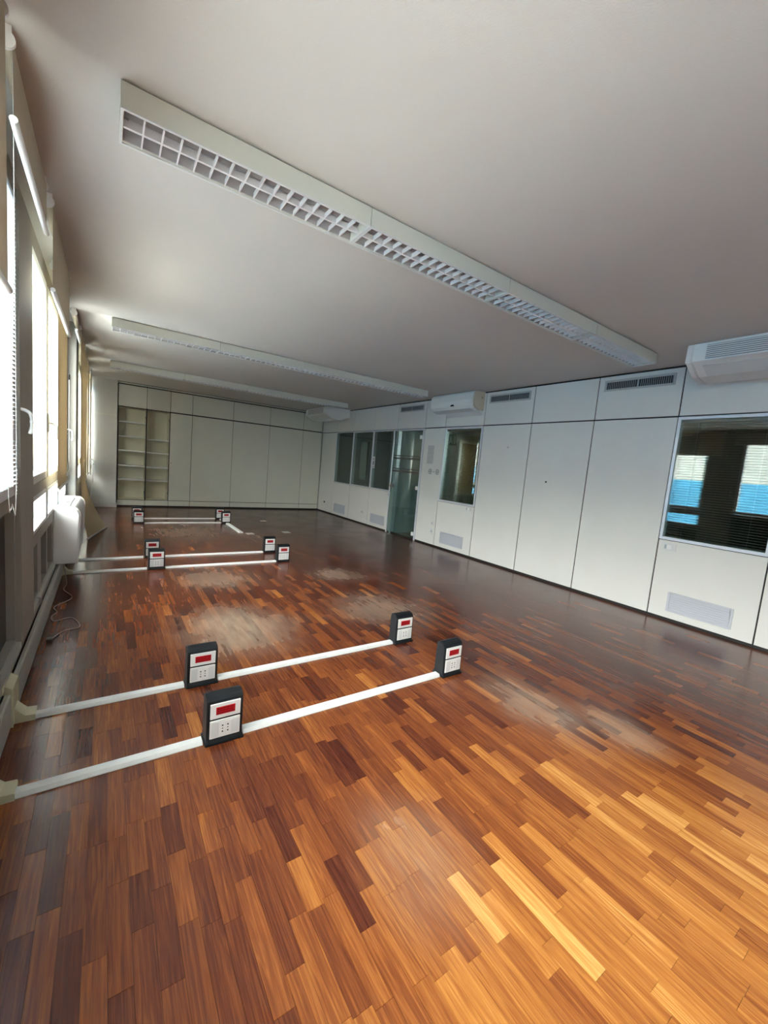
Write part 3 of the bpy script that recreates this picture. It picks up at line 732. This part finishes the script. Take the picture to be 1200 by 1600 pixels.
# ------------------------------------------------------------------ fan coil under the window
t = thing('window_fan_coil', (-5.30, -5.4, .21), 'white rounded fan coil unit mounted below the windows', 'fan coil')
def fc_prof(e):
    pr = [(XW + .012, .21 - e), (-5.215 + e, .21 - e)]
    for i in range(9):
        a_ = i / 8 * math.pi / 2
        pr.append((-5.245 + (.05 + e) * math.cos(a_), .655 + (.075 + e) * math.sin(a_)))
    pr += [(XW + .03, .735 + e), (XW + .012, .70)]
    return pr
MB().prism(fc_prof(0), 'y', -5.86, -4.94).build('casing', 'white', t)
for a_, b_ in ((-5.90, -5.8605), (-4.9395, -4.90)): MB().prism(fc_prof(.004), 'y', a_, b_).build('end_cap', 'white', t, bevel=.008)
MB().box(-5.365, -5.275, -5.80, -5.42, .7305, .733).build('grille_backing', 'greyhole', t); MB().box(-5.365, -5.275, -5.38, -5.0, .7305, .733).build('grille_backing', 'greyhole', t)
first = None
for i in range(9):
    x = -5.360 + i * .0098
    if first is None: first = MB().box(x, x + .0045, -5.80, -5.0, .733, .739).build('grille_bar', 'white', t); x0_ = x
    else: copy_obj(first, t, (x - x0_, 0, 0))
MB().box(XW, XW + .0118, -5.85, -4.95, .212, .70).build('back_plate', 'hole', t)

# ------------------------------------------------------------------ roller blinds
BG = 'beige roller blinds along the windows'
def blind(y0, y1, zb, x, label, fm='blind', chain=None, bar=True, wavy=0.0):
    t = thing('roller_blind', (x, (y0 + y1) / 2, 2.66), label, 'blind', BG)
    MB().cyl((x, 2.655), .022, 'y', y0 + .012, y1 - .012, 18).build('roller', fm, t)
    for a_, b_ in ((y0, y0 + .0115), (y1 - .0115, y1)):
        MB().box(x - .020, x + .020, a_ + .002, b_ - .002, 2.676, 2.6995).cyl((x, 2.655), .030, 'y', a_, b_, 20).build('bracket', 'white', t)
    n, mrows = 14, 8; xf = x + .022
    mb = MB(); vs_, fs = [], []
    for j in range(mrows + 1):
        z = 2.655 + (zb - 2.655) * j / mrows
        for i in range(n + 1):
            yy = y0 + .014 + (y1 - y0 - .028) * i / n
            vs_.append((xf + wavy * math.sin(i * 1.3 + j * .4) * (j / mrows), yy, z))
    base = len(vs_)
    vs_ += [(a_ - .0012, b_, c_) for a_, b_, c_ in vs_]
    for j in range(mrows):
        for i in range(n):
            q = j * (n + 1) + i
            fs.append((q, q + 1, q + n + 2, q + n + 1)); q += base
            fs.append((q, q + n + 1, q + n + 2, q + 1))
    mb.add(vs_, fs, 0, True).build('fabric', fm, t)
    if bar:
        MB().cyl((xf - .0006, zb - .008), .0125, 'y', y0 + .008, y1 - .008, 12).build('bottom_bar', 'white', t)
    if chain:
        yc, zc = chain
        pts = [(x - .01, yc, 2.64), (x - .01, yc, (2.64 + zc) / 2), (x - .01, yc, zc + .03), (x, yc + .004, zc), (x + .012, yc, zc + .03), (x + .014, yc, 2.0), (x + .014, yc, 2.64)]
        ch = MB().tube(smooth(pts, 3), .0011, 6)
        z = zc + .04
        while z < 2.63:
            ch.add(*octa((x + .014, yc, z), .0022)); z += .013
        ch.build('bead_chain', 'white', t)
    return t
def octa(c, r):
    x, y, z = c
    return ([(x + r, y, z), (x - r, y, z), (x, y + r, z), (x, y - r, z), (x, y, z + r), (x, y, z - r)],
            [(0, 2, 4), (2, 1, 4), (1, 3, 4), (3, 0, 4), (2, 0, 5), (1, 2, 5), (3, 1, 5), (0, 3, 5)])
blind(-9.62, -8.73, 1.84, -5.285, 'beige roller blind nearest the camera, lowered over a third of the window', chain=None)
blind(-8.62, -7.68, 2.43, -5.285, 'brownish roller blind barely lowered, with white bottom bar and long bead chain', chain=(-8.56, 1.10))
blind(-7.52, -6.27, 2.205, -5.274, 'beige roller blind lowered a little past the dark mullion', chain=None)
blind(-6.44, -5.50, .96, -5.335, 'yellow beige roller blind lowered to the sill behind the shorter one', fm='blind_y', chain=None)
blind(-5.17, -4.50, 2.50, -5.285, 'rolled up blind on the grey column past the long yellow blind')
blind(-3.18, -2.20, .75, -5.285, 'pale lowered roller blind behind the long one that touches the floor', fm='blind_y')
blind(-2.12, -1.32, .80, -5.285, 'pale lowered roller blind closest to the far plaster pillar', fm='blind_y')
blind(-0.85, -0.10, .72, -5.285, 'pale blind lowered at the last window, partly hidden by the plaster pillar', fm='blind_y')
blind(-12.5, -11.6, 1.9, -5.285, 'beige roller blind behind the camera position')
# long blind spilling to the floor
t = thing('roller_blind', (-5.28, -3.9, 2.66), 'long beige blind hanging down to the floor with its hem swung out', 'blind', BG)
MB().cyl((-5.28, 2.655), .022, 'y', -4.43, -3.30, 18).build('roller', 'blind', t)
for a_ in (-4.442, -3.299): MB().box(-5.31, -5.25, a_, a_ + .011, 2.65, 2.6995).build('bracket', 'white', t)
vs_, fs = [], []; n, mr_ = 16, 24
for j in range(mr_ + 1):
    v = j / mr_; z = 2.655 * (1 - v) + .022 * v
    e = max(0, (v - .62) / .38) ** 1.8
    for i in range(n + 1):
        u = i / n
        a_ = Vector((-5.256, -4.43 + 1.12 * u, 0)); b_ = Vector((-5.2 + .22 * u, -3.72 + 1.0 * u, 0))
        q = a_.lerp(b_, e); vs_.append((q.x + .008 * math.sin(u * 9 + v * 3) * v, q.y, z))
bs = len(vs_); vs_ += [(a_ + .0012, b_, c_) for a_, b_, c_ in vs_]
for j in range(mr_):
    for i in range(n):
        q = j * (n + 1) + i; fs.append((q, q + 1, q + n + 2, q + n + 1)); q += bs; fs.append((q, q + n + 1, q + n + 2, q + 1))
MB().add(vs_, fs, 0, True).build('fabric', 'blind_y', t)
MB().tube([(-5.2, -3.73, .014), (-4.98, -2.71, .014)], .012, 10).build('bottom_bar', 'white2', t)
# pull cord with tassels beside the yellow blind
t = thing('blind_cord', (-5.27, -5.53, 1.0), 'thin white pull cord looping beside the yellow blind', 'cord')
MB().tube(smooth([(-5.300, -5.49, 1.95), (-5.300, -5.49, 1.45), (-5.298, -5.49, 1.17), (-5.290, -5.62, 1.08), (-5.285, -5.95, 1.06)]), .003, 6).build('cord', 'white', t)
MB().cyl((-5.285, -5.96), .008, 'z', 1.035, 1.065, 10).build('tassel', 'white', t)
MB().cyl((-5.300, -5.49), .007, 'z', 1.94, 1.99, 10).build('cord_knob', 'hole', t)
t = thing('cord_bundle', (-5.20, -1.6, .6), 'bundle of white blind cords hanging in front of the plaster pillar', 'cord')
MB().tube([(-5.24, -1.0, 2.6995), (-5.24, -1.0, 1.04)], .003, 6).tube(smooth([(-5.24, -1.0, 1.05), (-5.235, -1.0, .9), (-5.205, -1.0, .62), (-5.235, -1.0, .35), (-5.245, -1.0, .2)]), .012, 6).tube(smooth([(-5.24, -1.0, 1.04), (-5.20, -1.0, .95), (-5.22, -1.0, .7)]), .016, 6).build('cords', 'white', t)

# pale venetian slats in the nearest visible window
r6 = [s for s in SASH if s[3] == 1 and s[4] == 2][0]
vb = thing('venetian_blind', (-5.37, -8.22, 2.5), 'pale blue venetian blind inside the window nearest the camera', 'blind')
MB().box(-5.378, -5.362, r6[1] + .10, r6[2] - .10, 2.455, 2.475).build('head_rail', 'slat_w', vb)
first = None; z = 1.12
while z < 2.45:
    if first is None: first = MB().box(-5.378, -5.362, r6[1] + .10, r6[2] - .10, z, z + .0008).build('blind_slat', 'slat_w', vb); zf = z
    else: copy_obj(first, vb, (0, 0, z - zf))
    z += .021

# ------------------------------------------------------------------ rooms beyond the partition
struct('wall_corridor', MB().box(2.6, 2.7, YB, -7.6, 0, H).box(2.6, 2.7, -6.2, YF, 0, H).box(2.6, 2.7, -7.6, -6.2, 0, 1.7).box(2.6, 2.7, -7.6, -6.2, 2.1, H), 'room')  # high opening left for the added window, out of view
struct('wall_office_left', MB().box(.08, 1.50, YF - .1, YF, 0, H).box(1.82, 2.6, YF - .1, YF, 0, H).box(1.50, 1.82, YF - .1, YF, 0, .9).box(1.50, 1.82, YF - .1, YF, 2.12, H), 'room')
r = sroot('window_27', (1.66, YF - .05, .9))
MB().box(1.50, 1.53, YF - .08, YF - .02, .9, 2.12).box(1.79, 1.82, YF - .08, YF - .02, .9, 2.12).box(1.53, 1.79, YF - .08, YF - .02, .9, .93).box(1.53, 1.79, YF - .08, YF - .02, 2.09, 2.12).build('frame', 'room_dark', r)
box(1.53, 1.79, YF - .055, YF - .05, .93, 2.09).build('pane', 'glass_haze', r)
r = sroot('window_28', (2.65, -6.9, 1.7))  # unseen window, added to let daylight into the dark offices
MB().box(2.62, 2.68, -7.6, -7.56, 1.7, 2.1).box(2.62, 2.68, -6.24, -6.2, 1.7, 2.1).box(2.62, 2.68, -7.56, -6.24, 1.7, 1.74).box(2.62, 2.68, -7.56, -6.24, 2.06, 2.1).build('frame', 'alu', r)  # frame of the added unseen window
box(2.648, 2.652, -7.56, -6.24, 1.74, 2.06).build('pane', 'glass', r)  # pane of the added unseen window
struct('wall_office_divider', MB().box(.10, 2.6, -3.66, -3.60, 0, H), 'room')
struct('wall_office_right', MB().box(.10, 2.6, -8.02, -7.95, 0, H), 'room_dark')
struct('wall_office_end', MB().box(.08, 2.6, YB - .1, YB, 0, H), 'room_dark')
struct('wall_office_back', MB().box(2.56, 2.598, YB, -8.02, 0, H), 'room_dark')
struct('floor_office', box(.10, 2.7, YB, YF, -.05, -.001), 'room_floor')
struct('ceiling_office_hood', box(.14, 5.0, YB, YF, H, H + .1), 'room')  # runs on past the corridor wall as an added hood blocking the sun
r = sroot('door_2', (2.15, -3.68, 0))
MB().box(1.80, 2.52, -3.70, -3.661, .0, 2.08).build('leaf', 'brown', r, bevel=.004); MB().tube([(1.87, -3.70, 1.02), (1.87, -3.75, 1.02), (1.96, -3.75, 1.02)], .01).build('lever_handle', 'chrome', r)
MB().box(1.72, 1.80, -3.69, -3.661, 0, 2.14).box(2.52, 2.598, -3.69, -3.661, 0, 2.14).box(1.80, 2.52, -3.69, -3.661, 2.08, 2.14).build('frame', 'paper', r)
t = thing('exit_sign', (1.1, -4.08, 2.12), 'green emergency exit sign seen through the single window', 'exit sign')
MB().box(1.08, 1.12, -4.24, -3.92, 1.96, 2.18).build('panel', 'green', t, bevel=.004)
MB().tube([(1.1, -4.08, 2.18), (1.1, -4.08, 2.70)], .008).build('hanger', 'chrome', t)
MB().cyl((-4.06, 2.14), .014, 'x', 1.076, 1.0795).prism([(-4.08, 2.125), (-4.04, 2.115), (-4.05, 2.06), (-4.01, 2.0), (-4.03, 1.99), (-4.07, 2.05), (-4.11, 1.99), (-4.13, 2.0), (-4.09, 2.07)], 'x', 1.077, 1.0795).box(1.077, 1.0795, -4.21, -4.17, 1.98, 2.15).build('running_figure', 'paper', t)

# ------------------------------------------------------------------ outside
struct('ground_outside', box(-60, -5.6, -60, 80, -1.3, -1.2), 'ground')
t = thing('blue_site_fence', (-10.0, 0, -1.2), 'bright blue site fence outside, mirrored in the large dark window', 'fence')
y = -30.0; first = None
while y < 60:
    if first is None: first = MB().box(-10.03, -10.0, y, y + 1.96, -1.2, 1.80).build('fence_panel', 'tarp', t); yf = y
    else: copy_obj(first, t, (0, y - yf, 0))
    y += 2.0
y = -30.02; first = None
while y < 60:
    if first is None: first = MB().box(-10.08, -10.0, y - .02, y + .02, -1.2, 1.85).build('post', 'vent', t); yf = y
    else: copy_obj(first, t, (0, y - yf, 0))
    y += 2.0
t = thing('building', (-24, 5, -1.2), 'pale building beyond the blue fence, mirrored in the large dark window', 'building')
MB().box(-30, -24, -25, 45, -1.2, 5.6).build('wall', 'facade', t)
first = None
for fz in (0.4, 3.2):
    for k in range(22):
        y = -24 + k * 3.1
        if first is None: first = MB().box(-24.05, -23.98, y, y + 1.3, fz, fz + 1.6).build('window', 'facade_win', t); b0 = (y, fz)
        else: copy_obj(first, t, (0, y - b0[0], fz - b0[1]))
MB().box(-24.5, -23.6, -25, 45, 5.6, 5.85).build('cornice', 'facade', t)
